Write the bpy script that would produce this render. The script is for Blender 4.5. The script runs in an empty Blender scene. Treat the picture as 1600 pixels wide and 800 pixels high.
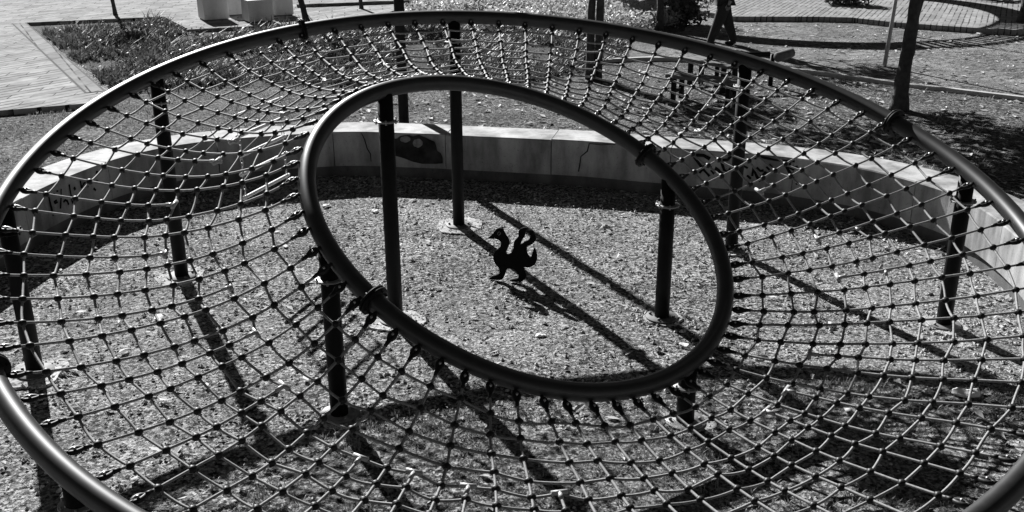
import bpy, bmesh, math, random
from mathutils import Vector, Matrix, noise as mnoise
R = math.radians
random.seed(7)
SC = bpy.context.scene
COL = SC.collection

# ------------------------------------------------------------------ camera
CAM_H, FPX, PITCH, ROLL, CY = 3.45, 1574.33, 0.36412, -0.00473, 4.4
FW = Vector((0, math.cos(PITCH), -math.sin(PITCH)))
UP0 = Vector((0, math.sin(PITCH), math.cos(PITCH)))
RT0 = Vector((1, 0, 0))
RT = RT0 * math.cos(ROLL) + UP0 * math.sin(ROLL)
UP = -RT0 * math.sin(ROLL) + UP0 * math.cos(ROLL)
EYE = Vector((0, 0, CAM_H))
cam_d = bpy.data.cameras.new('camera')
cam = bpy.data.objects.new('camera', cam_d); COL.objects.link(cam)
cam.matrix_world = Matrix(((RT.x, UP.x, -FW.x, 0), (RT.y, UP.y, -FW.y, 0), (RT.z, UP.z, -FW.z, CAM_H), (0, 0, 0, 1)))
cam_d.sensor_width = 36; cam_d.lens = FPX / 1600 * 36; cam_d.shift_y = CY / 1600
cam_d.clip_start = 0.05; cam_d.clip_end = 1000
SC.camera = cam

# ------------------------------------------------------------------ light
SUN_EL, SUN_AZ = R(29.7), R(26.3)          # the light travels towards +x, -y (down to the lower right)
SHX, SHY = math.sin(SUN_AZ), -math.cos(SUN_AZ)
w = bpy.data.worlds.new('World'); SC.world = w; w.use_nodes = True
nt = w.node_tree; nt.nodes.clear()
sky = nt.nodes.new('ShaderNodeTexSky'); sky.sky_type = 'NISHITA'; sky.sun_disc = False
sky.sun_elevation = SUN_EL; sky.sun_rotation = -SUN_AZ; sky.air_density = .22; sky.dust_density = 0; sky.ozone_density = 3
bw = nt.nodes.new('ShaderNodeRGBToBW'); bg = nt.nodes.new('ShaderNodeBackground'); wo = nt.nodes.new('ShaderNodeOutputWorld')
bg.inputs['Strength'].default_value = 0.05
nt.links.new(sky.outputs[0], bw.inputs[0]); nt.links.new(bw.outputs[0], bg.inputs[0]); nt.links.new(bg.outputs[0], wo.inputs[0])
sd = bpy.data.lights.new('sun', 'SUN'); sd.energy = 5.0; sd.angle = R(0.55); sd.color = (1, 1, 1)
sun = bpy.data.objects.new('sun', sd); COL.objects.link(sun)
ldir = Vector((SHX * math.cos(SUN_EL), SHY * math.cos(SUN_EL), -math.sin(SUN_EL)))
sun.rotation_euler = ldir.to_track_quat('-Z', 'Y').to_euler(); sun.location = (-6, 12, 12)
SC.view_settings.view_transform = 'Standard'; SC.view_settings.look = 'None'
SC.view_settings.exposure = 1.15; SC.view_settings.gamma = 1.0

# ------------------------------------------------------------------ helpers
def at(x, y, z=0.0):
    """ground (or height z) point seen at photo pixel x, y"""
    d = FW + RT * ((x - 800) / FPX) - UP * ((y - 400 - CY) / FPX)
    return EYE + d * ((z - CAM_H) / d.z)
def at_y(x, y, Y):
    d = FW + RT * ((x - 800) / FPX) - UP * ((y - 400 - CY) / FPX)
    return EYE + d * (Y / d.y)
def link(name, bm, mat, parent=None, smooth=True, loc=None):
    me = bpy.data.meshes.new(name); bm.normal_update(); bm.to_mesh(me); bm.free()
    if smooth:
        for p in me.polygons: p.use_smooth = True
    o = bpy.data.objects.new(name, me); COL.objects.link(o)
    if isinstance(mat, (list, tuple)):
        for m in mat: me.materials.append(m)
    else: me.materials.append(mat)
    if parent: o.parent = parent
    if loc is not None: o.location = loc
    return o
def tag(o, label, cat, group=None, kind=None):
    o['label'] = label; o['category'] = cat
    if group: o['group'] = group
    if kind: o['kind'] = kind
    return o
def struct(o, label=None, cat=None, kind='structure'):
    o['kind'] = kind
    if label: o['label'] = label
    if cat: o['category'] = cat
    return o
def thing(name, label, cat, loc=(0, 0, 0), rz=0, group=None):
    o = bpy.data.objects.new(name, None); COL.objects.link(o); o.empty_display_size = .2
    o.location = loc; o.rotation_euler = (0, 0, rz)
    return tag(o, label, cat, group)
def tube(bm, pts, rad, seg=8, closed=False, caps=True, mi=0):
    """sweep; rad is a number or a list"""
    pts = [Vector(p) for p in pts]; n = len(pts)
    rr = rad if isinstance(rad, (list, tuple)) else [rad] * n
    tan = []
    for i in range(n):
        a = pts[(i - 1) % n] if (closed or i > 0) else pts[i]
        b = pts[(i + 1) % n] if (closed or i < n - 1) else pts[i]
        t = (b - a); tan.append(t.normalized() if t.length > 1e-9 else Vector((0, 0, 1)))
    ref = Vector((0, 0, 1)) if abs(tan[0].z) < .9 else Vector((1, 0, 0))
    u = (ref - tan[0] * ref.dot(tan[0])).normalized()
    rings = []
    for i in range(n):
        u = (u - tan[i] * u.dot(tan[i]))
        u = u.normalized() if u.length > 1e-6 else Vector((1, 0, 0))
        v = tan[i].cross(u)
        rings.append([bm.verts.new(pts[i] + (u * math.cos(2 * math.pi * k / seg) + v * math.sin(2 * math.pi * k / seg)) * rr[i]) for k in range(seg)])
    for i in range(n if closed else n - 1):
        A, B = rings[i], rings[(i + 1) % n]
        for k in range(seg):
            f = bm.faces.new((A[k], A[(k + 1) % seg], B[(k + 1) % seg], B[k])); f.material_index = mi
    if caps and not closed:
        f = bm.faces.new(list(reversed(rings[0]))); f.material_index = mi
        f = bm.faces.new(rings[-1]); f.material_index = mi
def disc(bm, c, axis, r, th, seg=24, mi=0, bev=0.0):
    axis = Vector(axis).normalized(); c = Vector(c)
    if bev: tube(bm, [c, c + axis * bev, c + axis * (th - bev), c + axis * th], [r - bev, r, r, r - bev], seg, mi=mi)
    else: tube(bm, [c, c + axis * th], r, seg, mi=mi)
def box(bm, c, s, rz=0, mi=0, rot=None, bev=0.0):
    M = Matrix.Translation(Vector(c)) @ (rot if rot else Matrix.Rotation(rz, 4, 'Z')) @ Matrix.Diagonal((s[0], s[1], s[2], 1))
    r = bmesh.ops.create_cube(bm, size=1, matrix=M)
    for f in {f for v in r['verts'] for f in v.link_faces}: f.material_index = mi
    if bev:
        es = list({e for v in r['verts'] for e in v.link_edges})
        bmesh.ops.bevel(bm, geom=es, offset=bev, segments=2, affect='EDGES', profile=.5)
def ball(bm, c, r, sub=1, sc=(1, 1, 1), mi=0, rot=None):
    M = Matrix.Translation(Vector(c)) @ (rot if rot else Matrix.Identity(4)) @ Matrix.Diagonal((sc[0], sc[1], sc[2], 1))
    q = bmesh.ops.create_icosphere(bm, subdivisions=sub, radius=r, matrix=M)
    for f in {f for v in q['verts'] for f in v.link_faces}: f.material_index = mi
    return q['verts']
def inpoly(x, y, P):
    c = False; j = len(P) - 1
    for i in range(len(P)):
        xi, yi = P[i]; xj, yj = P[j]
        if (yi > y) != (yj > y) and x < (xj - xi) * (y - yi) / (yj - yi) + xi: c = not c
        j = i
    return c
def rnd_in(P, rng):
    xs = [p[0] for p in P]; ys = [p[1] for p in P]
    while True:
        x = rng.uniform(min(xs), max(xs)); y = rng.uniform(min(ys), max(ys))
        if inpoly(x, y, P): return x, y
def catmull(P, n):
    P = [Vector(p) for p in P]; out = []
    for i in range(len(P) - 1):
        p0 = P[max(i - 1, 0)]; p1 = P[i]; p2 = P[i + 1]; p3 = P[min(i + 2, len(P) - 1)]
        for k in range(n):
            t = k / n
            out.append(.5 * ((2 * p1) + (p2 - p0) * t + (2 * p0 - 5 * p1 + 4 * p2 - p3) * t * t + (3 * p1 - p0 - 3 * p2 + p3) * t ** 3))
    out.append(P[-1]); return out

# ------------------------------------------------------------------ materials (black-and-white place: all neutral greys)
def gray(v): return (v, v, v, 1)
def mat(name, lo, hi=None, rough=.8, scale=8, detail=6, bump=0.0, bscale=None, bdist=.01, spec=.5, extra=None):
    m = bpy.data.materials.new(name); m.use_nodes = True
    n = m.node_tree; b = n.nodes['Principled BSDF']
    b.inputs['Roughness'].default_value = rough; b.inputs['Specular IOR Level'].default_value = spec
    tc = n.nodes.new('ShaderNodeTexCoord')
    if hi is None: b.inputs['Base Color'].default_value = gray(lo)
    else:
        t = n.nodes.new('ShaderNodeTexNoise'); t.inputs['Scale'].default_value = scale; t.inputs['Detail'].default_value = detail
        r = n.nodes.new('ShaderNodeValToRGB'); r.color_ramp.elements[0].position = .3; r.color_ramp.elements[1].position = .7
        r.color_ramp.elements[0].color = gray(lo); r.color_ramp.elements[1].color = gray(hi)
        n.links.new(tc.outputs['Object'], t.inputs['Vector']); n.links.new(t.outputs['Fac'], r.inputs['Fac']); n.links.new(r.outputs[0], b.inputs['Base Color'])
    if bump:
        t2 = n.nodes.new('ShaderNodeTexNoise'); t2.inputs['Scale'].default_value = bscale or scale; t2.inputs['Detail'].default_value = 5
        bp = n.nodes.new('ShaderNodeBump'); bp.inputs['Strength'].default_value = bump; bp.inputs['Distance'].default_value = bdist
        n.links.new(tc.outputs['Object'], t2.inputs['Vector']); n.links.new(t2.outputs['Fac'], bp.inputs['Height']); n.links.new(bp.outputs[0], b.inputs['Normal'])
    return m
def ground_mat(name, base_lo, base_hi, stone, dark, bump=.6, bdist=.03, grain=55, patch=.5, dens=(.42, .62)):
    """earth with grit: broad patches, pebble specks, dark specks, lumpy surface"""
    m = bpy.data.materials.new(name); m.use_nodes = True
    n = m.node_tree; b = n.nodes['Principled BSDF']; b.inputs['Roughness'].default_value = .95; b.inputs['Specular IOR Level'].default_value = .15
    L = n.links.new
    tc = n.nodes.new('ShaderNodeTexCoord')
    def nz(sc, det=6, rough=.6):
        t = n.nodes.new('ShaderNodeTexNoise'); t.inputs['Scale'].default_value = sc; t.inputs['Detail'].default_value = det; t.inputs['Roughness'].default_value = rough
        L(tc.outputs['Object'], t.inputs['Vector']); return t.outputs['Fac']
    def ramp(f, a, c, ca, cb):
        r = n.nodes.new('ShaderNodeValToRGB'); r.color_ramp.elements[0].position = a; r.color_ramp.elements[1].position = c
        r.color_ramp.elements[0].color = gray(ca); r.color_ramp.elements[1].color = gray(cb); L(f, r.inputs['Fac']); return r.outputs[0]
    def mix(f, a, c):
        x = n.nodes.new('ShaderNodeMix'); x.data_type = 'RGBA'
        L(f, x.inputs['Factor']); L(a, x.inputs['A']); L(c, x.inputs['B']); return x.outputs['Result']
    def const(v):
        c = n.nodes.new('ShaderNodeRGB'); c.outputs[0].default_value = gray(v); return c.outputs[0]
    broad = ramp(nz(patch, 4), .38, .62, base_lo, base_hi)
    fine = nz(grain, 5, .7)
    specks = ramp(fine, dens[0] + .09, dens[1] + .01, 0, 1)
    c1 = mix(specks, broad, const(stone))
    dk = n.nodes.new('ShaderNodeMath'); dk.operation = 'MULTIPLY_ADD'; dk.inputs[1].default_value = .22; L(nz(.9, 4), dk.inputs[0]); L(nz(grain * .5, 5, .75), dk.inputs[2])
    darks = ramp(dk.outputs[0], .50, .60, 1, 0)
    clump = ramp(nz(grain * .22, 6, .75), .36, .45, .75, 0); cm = n.nodes.new('ShaderNodeMath'); cm.operation = 'MAXIMUM'; L(clump, cm.inputs[0]); L(darks, cm.inputs[1])
    c2 = mix(cm.outputs[0], c1, const(dark))
    tone = ramp(nz(1.3, 5, .65), .36, .64, .62, 1.08); mt = n.nodes.new('ShaderNodeMix'); mt.data_type = 'RGBA'; mt.blend_type = 'MULTIPLY'; mt.inputs['Factor'].default_value = 1
    L(c2, mt.inputs['A']); L(tone, mt.inputs['B']); L(mt.outputs['Result'], b.inputs['Base Color'])
    ad = n.nodes.new('ShaderNodeMath'); ad.operation = 'ADD'
    L(fine, ad.inputs[0])
    mu = n.nodes.new('ShaderNodeMath'); mu.operation = 'MULTIPLY'; mu.inputs[1].default_value = 1.2
    L(nz(grain * .3, 4), mu.inputs[0]); L(mu.outputs[0], ad.inputs[1])
    bp = n.nodes.new('ShaderNodeBump'); bp.inputs['Strength'].default_value = bump; bp.inputs['Distance'].default_value = bdist
    L(ad.outputs[0], bp.inputs['Height']); L(bp.outputs[0], b.inputs['Normal'])
    return m
def brick_mat(name, c1, c2, joint_shade, rot, bw_=.40, bh=.20, bump=.4):
    m = bpy.data.materials.new(name); m.use_nodes = True
    n = m.node_tree; b = n.nodes['Principled BSDF']; b.inputs['Roughness'].default_value = 1; b.inputs['Specular IOR Level'].default_value = .08; L = n.links.new
    tc = n.nodes.new('ShaderNodeTexCoord'); mp = n.nodes.new('ShaderNodeMapping'); mp.inputs['Rotation'].default_value = (0, 0, rot); mp.inputs['Scale'].default_value = (3, 1, 1)
    L(tc.outputs['Object'], mp.inputs['Vector'])
    # slightly warped so the courses are not ruler-straight
    nw = n.nodes.new('ShaderNodeTexNoise'); nw.inputs['Scale'].default_value = 1.2; L(tc.outputs['Object'], nw.inputs['Vector'])
    vm = n.nodes.new('ShaderNodeVectorMath'); vm.operation = 'MULTIPLY_ADD'; vm.inputs[1].default_value = (.05, .05, 0)
    L(nw.outputs['Color'], vm.inputs[0]); L(mp.outputs[0], vm.inputs[2])
    br = n.nodes.new('ShaderNodeTexBrick'); br.inputs['Scale'].default_value = 1; br.inputs['Brick Width'].default_value = bw_ * 3; br.inputs['Row Height'].default_value = bh
    br.inputs['Mortar Size'].default_value = .030; br.inputs['Mortar Smooth'].default_value = .3
    br.inputs['Color1'].default_value = gray(c1); br.inputs['Color2'].default_value = gray(c2); br.inputs['Mortar'].default_value = gray((c1 + c2) / 2)
    L(vm.outputs[0], br.inputs['Vector'])
    nz = n.nodes.new('ShaderNodeTexNoise'); nz.inputs['Scale'].default_value = 2.5; nz.inputs['Detail'].default_value = 8; nz.inputs['Roughness'].default_value = .7
    L(tc.outputs['Object'], nz.inputs['Vector'])
    rp = n.nodes.new('ShaderNodeValToRGB'); rp.color_ramp.elements[0].position = .3; rp.color_ramp.elements[1].position = .65
    rp.color_ramp.elements[0].color = gray(.55); rp.color_ramp.elements[1].color = gray(1)
    L(nz.outputs['Fac'], rp.inputs['Fac'])
    mx = n.nodes.new('ShaderNodeMix'); mx.data_type = 'RGBA'; mx.blend_type = 'MULTIPLY'; mx.inputs['Factor'].default_value = 1
    nj = n.nodes.new('ShaderNodeTexNoise'); nj.inputs['Scale'].default_value = 1.9; nj.inputs['Detail'].default_value = 3; L(tc.outputs['Object'], nj.inputs['Vector'])
    rj = n.nodes.new('ShaderNodeValToRGB'); rj.color_ramp.elements[0].position = .40; rj.color_ramp.elements[1].position = .54; rj.color_ramp.elements[0].color = gray(.12); L(nj.outputs['Fac'], rj.inputs['Fac'])
    mj = n.nodes.new('ShaderNodeMath'); mj.operation = 'MULTIPLY'; L(br.outputs['Fac'], mj.inputs[0]); L(rj.outputs[0], mj.inputs[1])
    md = n.nodes.new('ShaderNodeMix'); md.data_type = 'RGBA'; L(mj.outputs[0], md.inputs['Factor']); L(br.outputs['Color'], md.inputs['A']); md.inputs['B'].default_value = gray(joint_shade)  # joint colour also holds the shade of the recessed gaps, painted in
    L(md.outputs['Result'], mx.inputs['A']); L(rp.outputs[0], mx.inputs['B']); L(mx.outputs['Result'], b.inputs['Base Color'])
    bp = n.nodes.new('ShaderNodeBump'); bp.inputs['Strength'].default_value = bump; bp.inputs['Distance'].default_value = .01; bp.invert = True
    L(br.outputs['Fac'], bp.inputs['Height']); L(bp.outputs[0], b.inputs['Normal'])
    return m
def concrete_mat(name, lo, hi, stain=.55):
    m = bpy.data.materials.new(name); m.use_nodes = True
    n = m.node_tree; b = n.nodes['Principled BSDF']; b.inputs['Roughness'].default_value = .85; b.inputs['Specular IOR Level'].default_value = .3; L = n.links.new
    tc = n.nodes.new('ShaderNodeTexCoord')
    def nz(sc, det, rough=.6, stretch=None):
        t = n.nodes.new('ShaderNodeTexNoise'); t.inputs['Scale'].default_value = sc; t.inputs['Detail'].default_value = det; t.inputs['Roughness'].default_value = rough
        if stretch:
            mp = n.nodes.new('ShaderNodeMapping'); mp.inputs['Scale'].default_value = stretch; L(tc.outputs['Object'], mp.inputs['Vector']); L(mp.outputs[0], t.inputs['Vector'])
        else: L(tc.outputs['Object'], t.inputs['Vector'])
        return t.outputs['Fac']
    def ramp(f, a, c, ca, cb):
        r = n.nodes.new('ShaderNodeValToRGB'); r.color_ramp.elements[0].position = a; r.color_ramp.elements[1].position = c
        r.color_ramp.elements[0].color = gray(ca); r.color_ramp.elements[1].color = gray(cb); L(f, r.inputs['Fac']); return r.outputs[0]
    base = ramp(nz(3, 8, .65), .3, .7, lo, hi)
    st = ramp(nz(2.2, 5, .6, (1.6, 1.6, .45)), .35, .6, stain, 1)
    pits = ramp(nz(70, 3, .5), .30, .36, .45, 1)
    def mul(a, c):
        x = n.nodes.new('ShaderNodeMix'); x.data_type = 'RGBA'; x.blend_type = 'MULTIPLY'; x.inputs['Factor'].default_value = 1
        L(a, x.inputs['A']); L(c, x.inputs['B']); return x.outputs['Result']
    L(mul(mul(base, st), pits), b.inputs['Base Color'])
    bp = n.nodes.new('ShaderNodeBump'); bp.inputs['Strength'].default_value = .25; bp.inputs['Distance'].default_value = .006
    L(nz(45, 6, .7), bp.inputs['Height']); L(bp.outputs[0], b.inputs['Normal'])
    return m
def leaf_mat(name, lo, hi, rough=.45, trans=.35, spec=.5):
    m = mat(name, lo, hi, rough=rough, scale=1.7, spec=spec)
    n = m.node_tree; b = n.nodes['Principled BSDF']; out = n.nodes['Material Output']
    tr = n.nodes.new('ShaderNodeBsdfTranslucent'); tr.inputs['Color'].default_value = gray((lo + hi) * .5)
    mx = n.nodes.new('ShaderNodeMixShader'); mx.inputs['Fac'].default_value = trans
    n.links.new(b.outputs[0], mx.inputs[1]); n.links.new(tr.outputs[0], mx.inputs[2]); n.links.new(mx.outputs[0], out.inputs['Surface'])
    return m

M_TUBE = mat('painted_steel_tube', .010, .020, rough=.42, spec=.6, scale=14, bump=.06, bscale=260, bdist=.002)
M_POST = mat('painted_steel_post', .003, .007, rough=.55, spec=.15, scale=9, bump=.06, bscale=220, bdist=.002)
M_STEEL = mat('galvanised_steel', .17, .28, rough=.5, scale=25)
M_PLATE = mat('weathered_plate', .06, .14, rough=.7, scale=20)
M_BLACKP = mat('black_plastic', .008, .014, rough=.5, spec=.3, scale=30)
M_BOLT = mat('bright_bolt', .35, rough=.4); M_BOLT.node_tree.nodes['Principled BSDF'].inputs['Metallic'].default_value = .7
M_ALU = mat('aluminium_ferrule', .32, .42, rough=.35, scale=40)
M_ROPE = mat('braided_rope', .17, .30, rough=.75, scale=60, bump=.5, bscale=420, bdist=.002)
M_CONC = concrete_mat('wall_concrete', .32, .48, .42)
M_FOUND = concrete_mat('foundation_concrete', .09, .17, .6)
M_CUBE = concrete_mat('cube_concrete', .60, .7, .85)
M_FOOT = ground_mat('footing_concrete', .40, .55, .6, .08, bump=.6, bdist=.02, grain=40, patch=6)
M_KERB = concrete_mat('kerb_concrete', .4, .5, .7)
M_PAINT = mat('black_spray_paint', .006, .012, rough=.8, spec=.1, scale=20)
M_BLOT = mat('faded_dark_paint', .012, .05, rough=.9, scale=7, spec=.1)
M_CRACK = mat('crack_dark', .02, .06, rough=1, scale=9)
M_PALE = mat('pale_spray_paint', .14, .26, rough=.7, scale=30)
M_BARK = mat('tree_bark', .02, .06, rough=.9, scale=12, bump=.8, bscale=26, bdist=.02)
M_STAKE = mat('stake_wood', .28, .42, rough=.8, scale=10)
M_PLANK = mat('weathered_plank', .07, .14, rough=.8, scale=9)
M_WOODL = mat('pale_rung_wood', .72, .82, rough=.6, scale=10)
M_CHAIN = mat('chain_steel', .3, .45, rough=.4, scale=40)
M_CLOTH = mat('dark_cloth', .012, .022, rough=.9, scale=20, bump=.3, bscale=40, bdist=.01)
M_SKIN = mat('skin', .18, .22, rough=.6, scale=10)
M_HAIR = mat('hair', .015, .03, rough=.6, scale=30)
M_PAPER = mat('paper', .75, .85, rough=.8, scale=10)
M_SIL = mat('black_sheet_metal', .006, rough=.9, spec=.1)
M_SILW = mat('grey_eye_paint', .25, rough=.8)
M_SAND = ground_mat('play_sand', .17, .30, .80, .02, bump=1.0, bdist=.07, grain=40, dens=(.39, .60))
M_TURF = ground_mat('worn_turf_soil', .05, .15, .42, .015, bump=1.0, bdist=.12, grain=19, patch=.8, dens=(.39, .60))
M_NEAR = ground_mat('near_grassy_soil', .08, .24, .60, .015, bump=1.0, bdist=.09, grain=30, patch=1.1, dens=(.39, .60))
M_DIRT = ground_mat('trodden_dirt', .17, .27, .46, .05, bump=.9, bdist=.08, grain=13, patch=.35, dens=(.5, .66))
M_SOIL = ground_mat('bed_soil', .05, .08, .16, .02, bump=.9, bdist=.05, grain=25)
M_PAVE = brick_mat('paving_blocks', .42, .27, .02, R(-24), .62, .31)
M_PAVE2 = brick_mat('plaza_blocks', .34, .26, .06, R(-35), .5, .25)
M_EDGE = brick_mat('edging_blocks', .32, .24, .04, R(31), .42, .5)
M_BLADE = leaf_mat('dark_blade_leaf', .03, .14, rough=.5, trans=.3, spec=.35)
M_IVY = leaf_mat('bright_ground_leaf', .24, .54, rough=.5, trans=.4)
M_BUSH = leaf_mat('bush_leaf', .05, .12, rough=.45, trans=.25)
M_TREE = leaf_mat('tree_leaf', .05, .11, rough=.5, trans=.3)
M_GRASS = leaf_mat('short_grass_blade', .12, .34, rough=.6, trans=.35)
M_STONE = mat('pebble', .25, .6, rough=.85, scale=3)
M_DRY = leaf_mat('dry_leaf', .28, .55, rough=.7, trans=.2)
M_PERG = mat('pergola_timber', .12, .2, rough=.8, scale=8)

# ------------------------------------------------------------------ ground and paths
def sheet(name, P, z, m, sub=0, skirt=0.0):
    bm = bmesh.new()
    vs = [bm.verts.new((x, y, z)) for x, y in P]
    f = bm.faces.new(vs)
    if f.normal.z < 0: f.normal_flip()
    bm.normal_update()
    if bm.faces[:][0].normal.z < 0: bmesh.ops.reverse_faces(bm, faces=bm.faces[:])
    if skirt:
        low = [bm.verts.new((x, y, z - skirt)) for x, y in P]
        for i in range(len(P)):
            j = (i + 1) % len(P); bm.faces.new((vs[i], low[i], low[j], vs[j]))
        bmesh.ops.recalc_face_normals(bm, faces=bm.faces[:])
    bmesh.ops.triangulate(bm, faces=[f for f in bm.faces if len(f.verts) > 4])
    return struct(link(name, bm, m, smooth=False))
def wobble(P, amp=.06, step=.35, seed=0):
    out = []
    for i in range(len(P)):
        a = Vector(P[i]); b = Vector(P[(i + 1) % len(P)]); L = (b - a).length
        n = max(1, min(60, int(L / step)))
        for k in range(n):
            p = a + (b - a) * (k / n)
            if L < 25:
                o = mnoise.noise_vector(Vector((p.x * 1.7, p.y * 1.7, seed)))
                p = p + Vector((o.x, o.y)) * amp * 2
            out.append((p.x, p.y))
    return out

def ground_mesh():
    """one sheet: fine and gently lumpy where the camera looks, coarse to the horizon"""
    xs = [-400, -150, -60, -30, -18, -12] + [-9 + .15 * i for i in range(121)] + [12, 18, 30, 60, 150, 400]
    ys = [-300, -100, -30, -8, -2] + [1 + .15 * i for i in range(121)] + [22, 26, 31, 40, 60, 100, 200, 500]
    bm = bmesh.new(); g = []
    for y in ys:
        row = []
        for x in xs:
            z = 0
            if -7 < x < 7 and 2 < y < 17:
                z = (mnoise.noise(Vector((x * .9, y * .9, 1))) * .5 + mnoise.noise(Vector((x * 2.6, y * 2.6, 5))) * .25) * .03 - .012
                z = min(z, 0.0)
            row.append(bm.verts.new((x, y, z)))
        g.append(row)
    for j in range(len(ys) - 1):
        for i in range(len(xs) - 1):
            bm.faces.new((g[j][i], g[j][i + 1], g[j + 1][i + 1], g[j + 1][i]))
    return struct(link('ground', bm, M_SAND))
ground_mesh()

WF = [(-4.55, 6.2), (-4.78, 7.8), (-4.74, 9.15), (-4.56, 10.15), (-4.2, 10.98), (-3.5, 11.55), (-2.16, 11.92), (-1.22, 11.84), (-.49, 11.71), (.75, 11.44), (1.46, 11.2),
      (2.15, 10.98), (2.84, 10.74), (3.35, 10.45), (3.72, 10.15), (4.0, 9.79), (4.24, 9.33), (4.33, 8.8), (4.3, 8.0), (4.12, 7.0)]
WALL_H, WALL_D, FOUND_H = .555, .52, .13
WC = catmull([(x, y, 0) for x, y in WF], 8)
turf = [(q.x, q.y) for q in WC]
def offset_line(C, d):
    out = []
    for i, q in enumerate(C):
        t = (C[min(i + 1, len(C) - 1)] - C[max(i - 1, 0)]).normalized()
        out.append(q + Vector((-t.y, t.x, 0)) * d)      # left of travel = outwards (travel goes left to right over the far side)
    return out
WB = offset_line(WC, .25)
KERB = [(1.7, 19.75), (2.6, 20.0), (3.7, 19.75), (5.35, 18.64), (6.59, 17.5), (8.28, 16.09), (12, 13.2), (20, 7.5)]
turf_poly = [(q.x, q.y) for q in WB] + [(6.5, 3), (20, 3)] + list(reversed(KERB)) + [(-.2, 19.2), (-4.3, 18.4), (-6.6, 17.3), (-6.7, 16.0), (-11, 14.6), (-22, 10.2), (-14, 3)]
sheet('worn_turf', turf_poly, .004, M_TURF)
dirt_poly = KERB + [(40, 2), (40, 27), (12, 23.9), (11.3, 24.2), (10.3, 24.85), (9.5, 25.35), (8.7, 26.3), (7.8, 26.5), (5.7, 26.55), (4.4, 25.0), (4.1, 24.0), (2.6, 22.4), (1.9, 20.6)]
sheet('dirt_path', wobble(dirt_poly, .05, .5, 2), .006, M_DIRT)
sheet('grassy_soil', wobble([(-2.2, 2.2), (6, 2.2), (5.2, 6.2), (3.4, 6.5), (2.2, 6.3), (1.2, 5.9), (.3, 6.0), (-.7, 5.9), (-1.3, 5.3), (-1.7, 4.6)], .13, .12, 9), .003, M_NEAR)
bed_poly = [(-6.6, 16.9), (-12.0, 25.5), (-9.2, 26.8), (-7.7, 24.3), (-5.3, 25.2), (-3.6, 26.0), (-2.8, 28.5), (-1.6, 29.8), (1, 30), (3.6, 28.8), (4.3, 25), (4.05, 24), (2.6, 22.4), (2.3, 19.95), (1.8, 19.6), (1.2, 18.4), (.3, 17.6), (-2, 17.4), (-4.3, 17.6)]
sheet('planting_bed_soil', wobble(bed_poly, .05, .5, 4), .010, M_SOIL)
pave_poly = [(-40, 3.4), (-8.11, 15.75), (-6.88, 16.28), (-6.98, 17.25), (-12.3, 26.05), (-9.16, 27.1), (-7.77, 24.7), (-5.3, 25.6), (-3.7, 26.2), (-3.0, 28.9), (-1.6, 29.95), (2.5, 31.2), (2.5, 60), (-60, 60), (-60, 3.4)]
pave_poly = [(x * .974, y * .974) if abs(x) < 30 and y < 40 else (x, y) for x, y in pave_poly]      # top face stands .09 above the soil
sheet('brick_pavement', pave_poly, .09, M_PAVE, skirt=.12)
plaza_poly = [(5.74, 26.6), (7.8, 26.5), (8.7, 26.3), (9.52, 25.35), (10.28, 24.85), (11.29, 24.2), (12.1, 23.95), (40, 24), (40, 60), (2.5, 60), (2.5, 31.2), (3.7, 29.2), (5.0, 28.0)]
plaza_poly = [(x * .962, y * .962) if x < 30 and y < 40 else (x, y) for x, y in plaza_poly]
sheet('plaza_pavement', plaza_poly, .13, M_PAVE2, skirt=.15)
# edging course beside the planting bed, one block wide, and the dug soil hole round the small tree
a0, a1 = Vector((-6.98, 17.25)) * .974, Vector((-12.3, 26.05)) * .974; nn = Vector((-(a1 - a0).y, (a1 - a0).x)).normalized() * .3
sheet('edging_seam', [tuple(a0), tuple(a1), tuple(a1 + nn * 1.12), tuple(a0 + nn * 1.12)], .094, M_CRACK)
sheet('edging_course', [tuple(a0 + nn * .14), tuple(a1 + nn * .14), tuple(a1 + nn), tuple(a0 + nn)], .099, M_EDGE)

def kerb(name, P, wdt, hgt, m, label):
    bm = bmesh.new(); C = catmull([(x, y, 0) for x, y in P], 6); S = []
    for i, q in enumerate(C):
        t = (C[min(i + 1, len(C) - 1)] - C[max(i - 1, 0)]).normalized(); nrm = Vector((-t.y, t.x, 0))
        j = .02 * mnoise.noise(Vector((q.x * 2, q.y * 2, 0)))
        S.append([bm.verts.new(q + nrm * s * wdt / 2 + Vector((0, 0, h + j))) for s, h in ((-1, -.05), (-1, hgt - .012), (-.85, hgt), (.85, hgt), (1, hgt - .012), (1, -.05))])
    for i in range(len(S) - 1):
        for k in range(5): bm.faces.new((S[i][k], S[i][k + 1], S[i + 1][k + 1], S[i + 1][k]))
    bm.faces.new(S[0]); bm.faces.new(list(reversed(S[-1])))
    bmesh.ops.recalc_face_normals(bm, faces=bm.faces[:])
    return tag(link(name, bm, m, smooth=False), label, 'kerb')
kerb('path_kerb', KERB, .12, .075, M_KERB, 'low pale concrete kerb running between the dirt path and the leaf strewn turf')
kerb('bed_kerb', [(-5.85, 28.2), (-4.5, 28.6), (-3.1, 29.05), (-1.6, 29.9)], .1, .17, M_FOUND, 'thin dark kerb at the back of the bed with the slim leaning tree')

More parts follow.
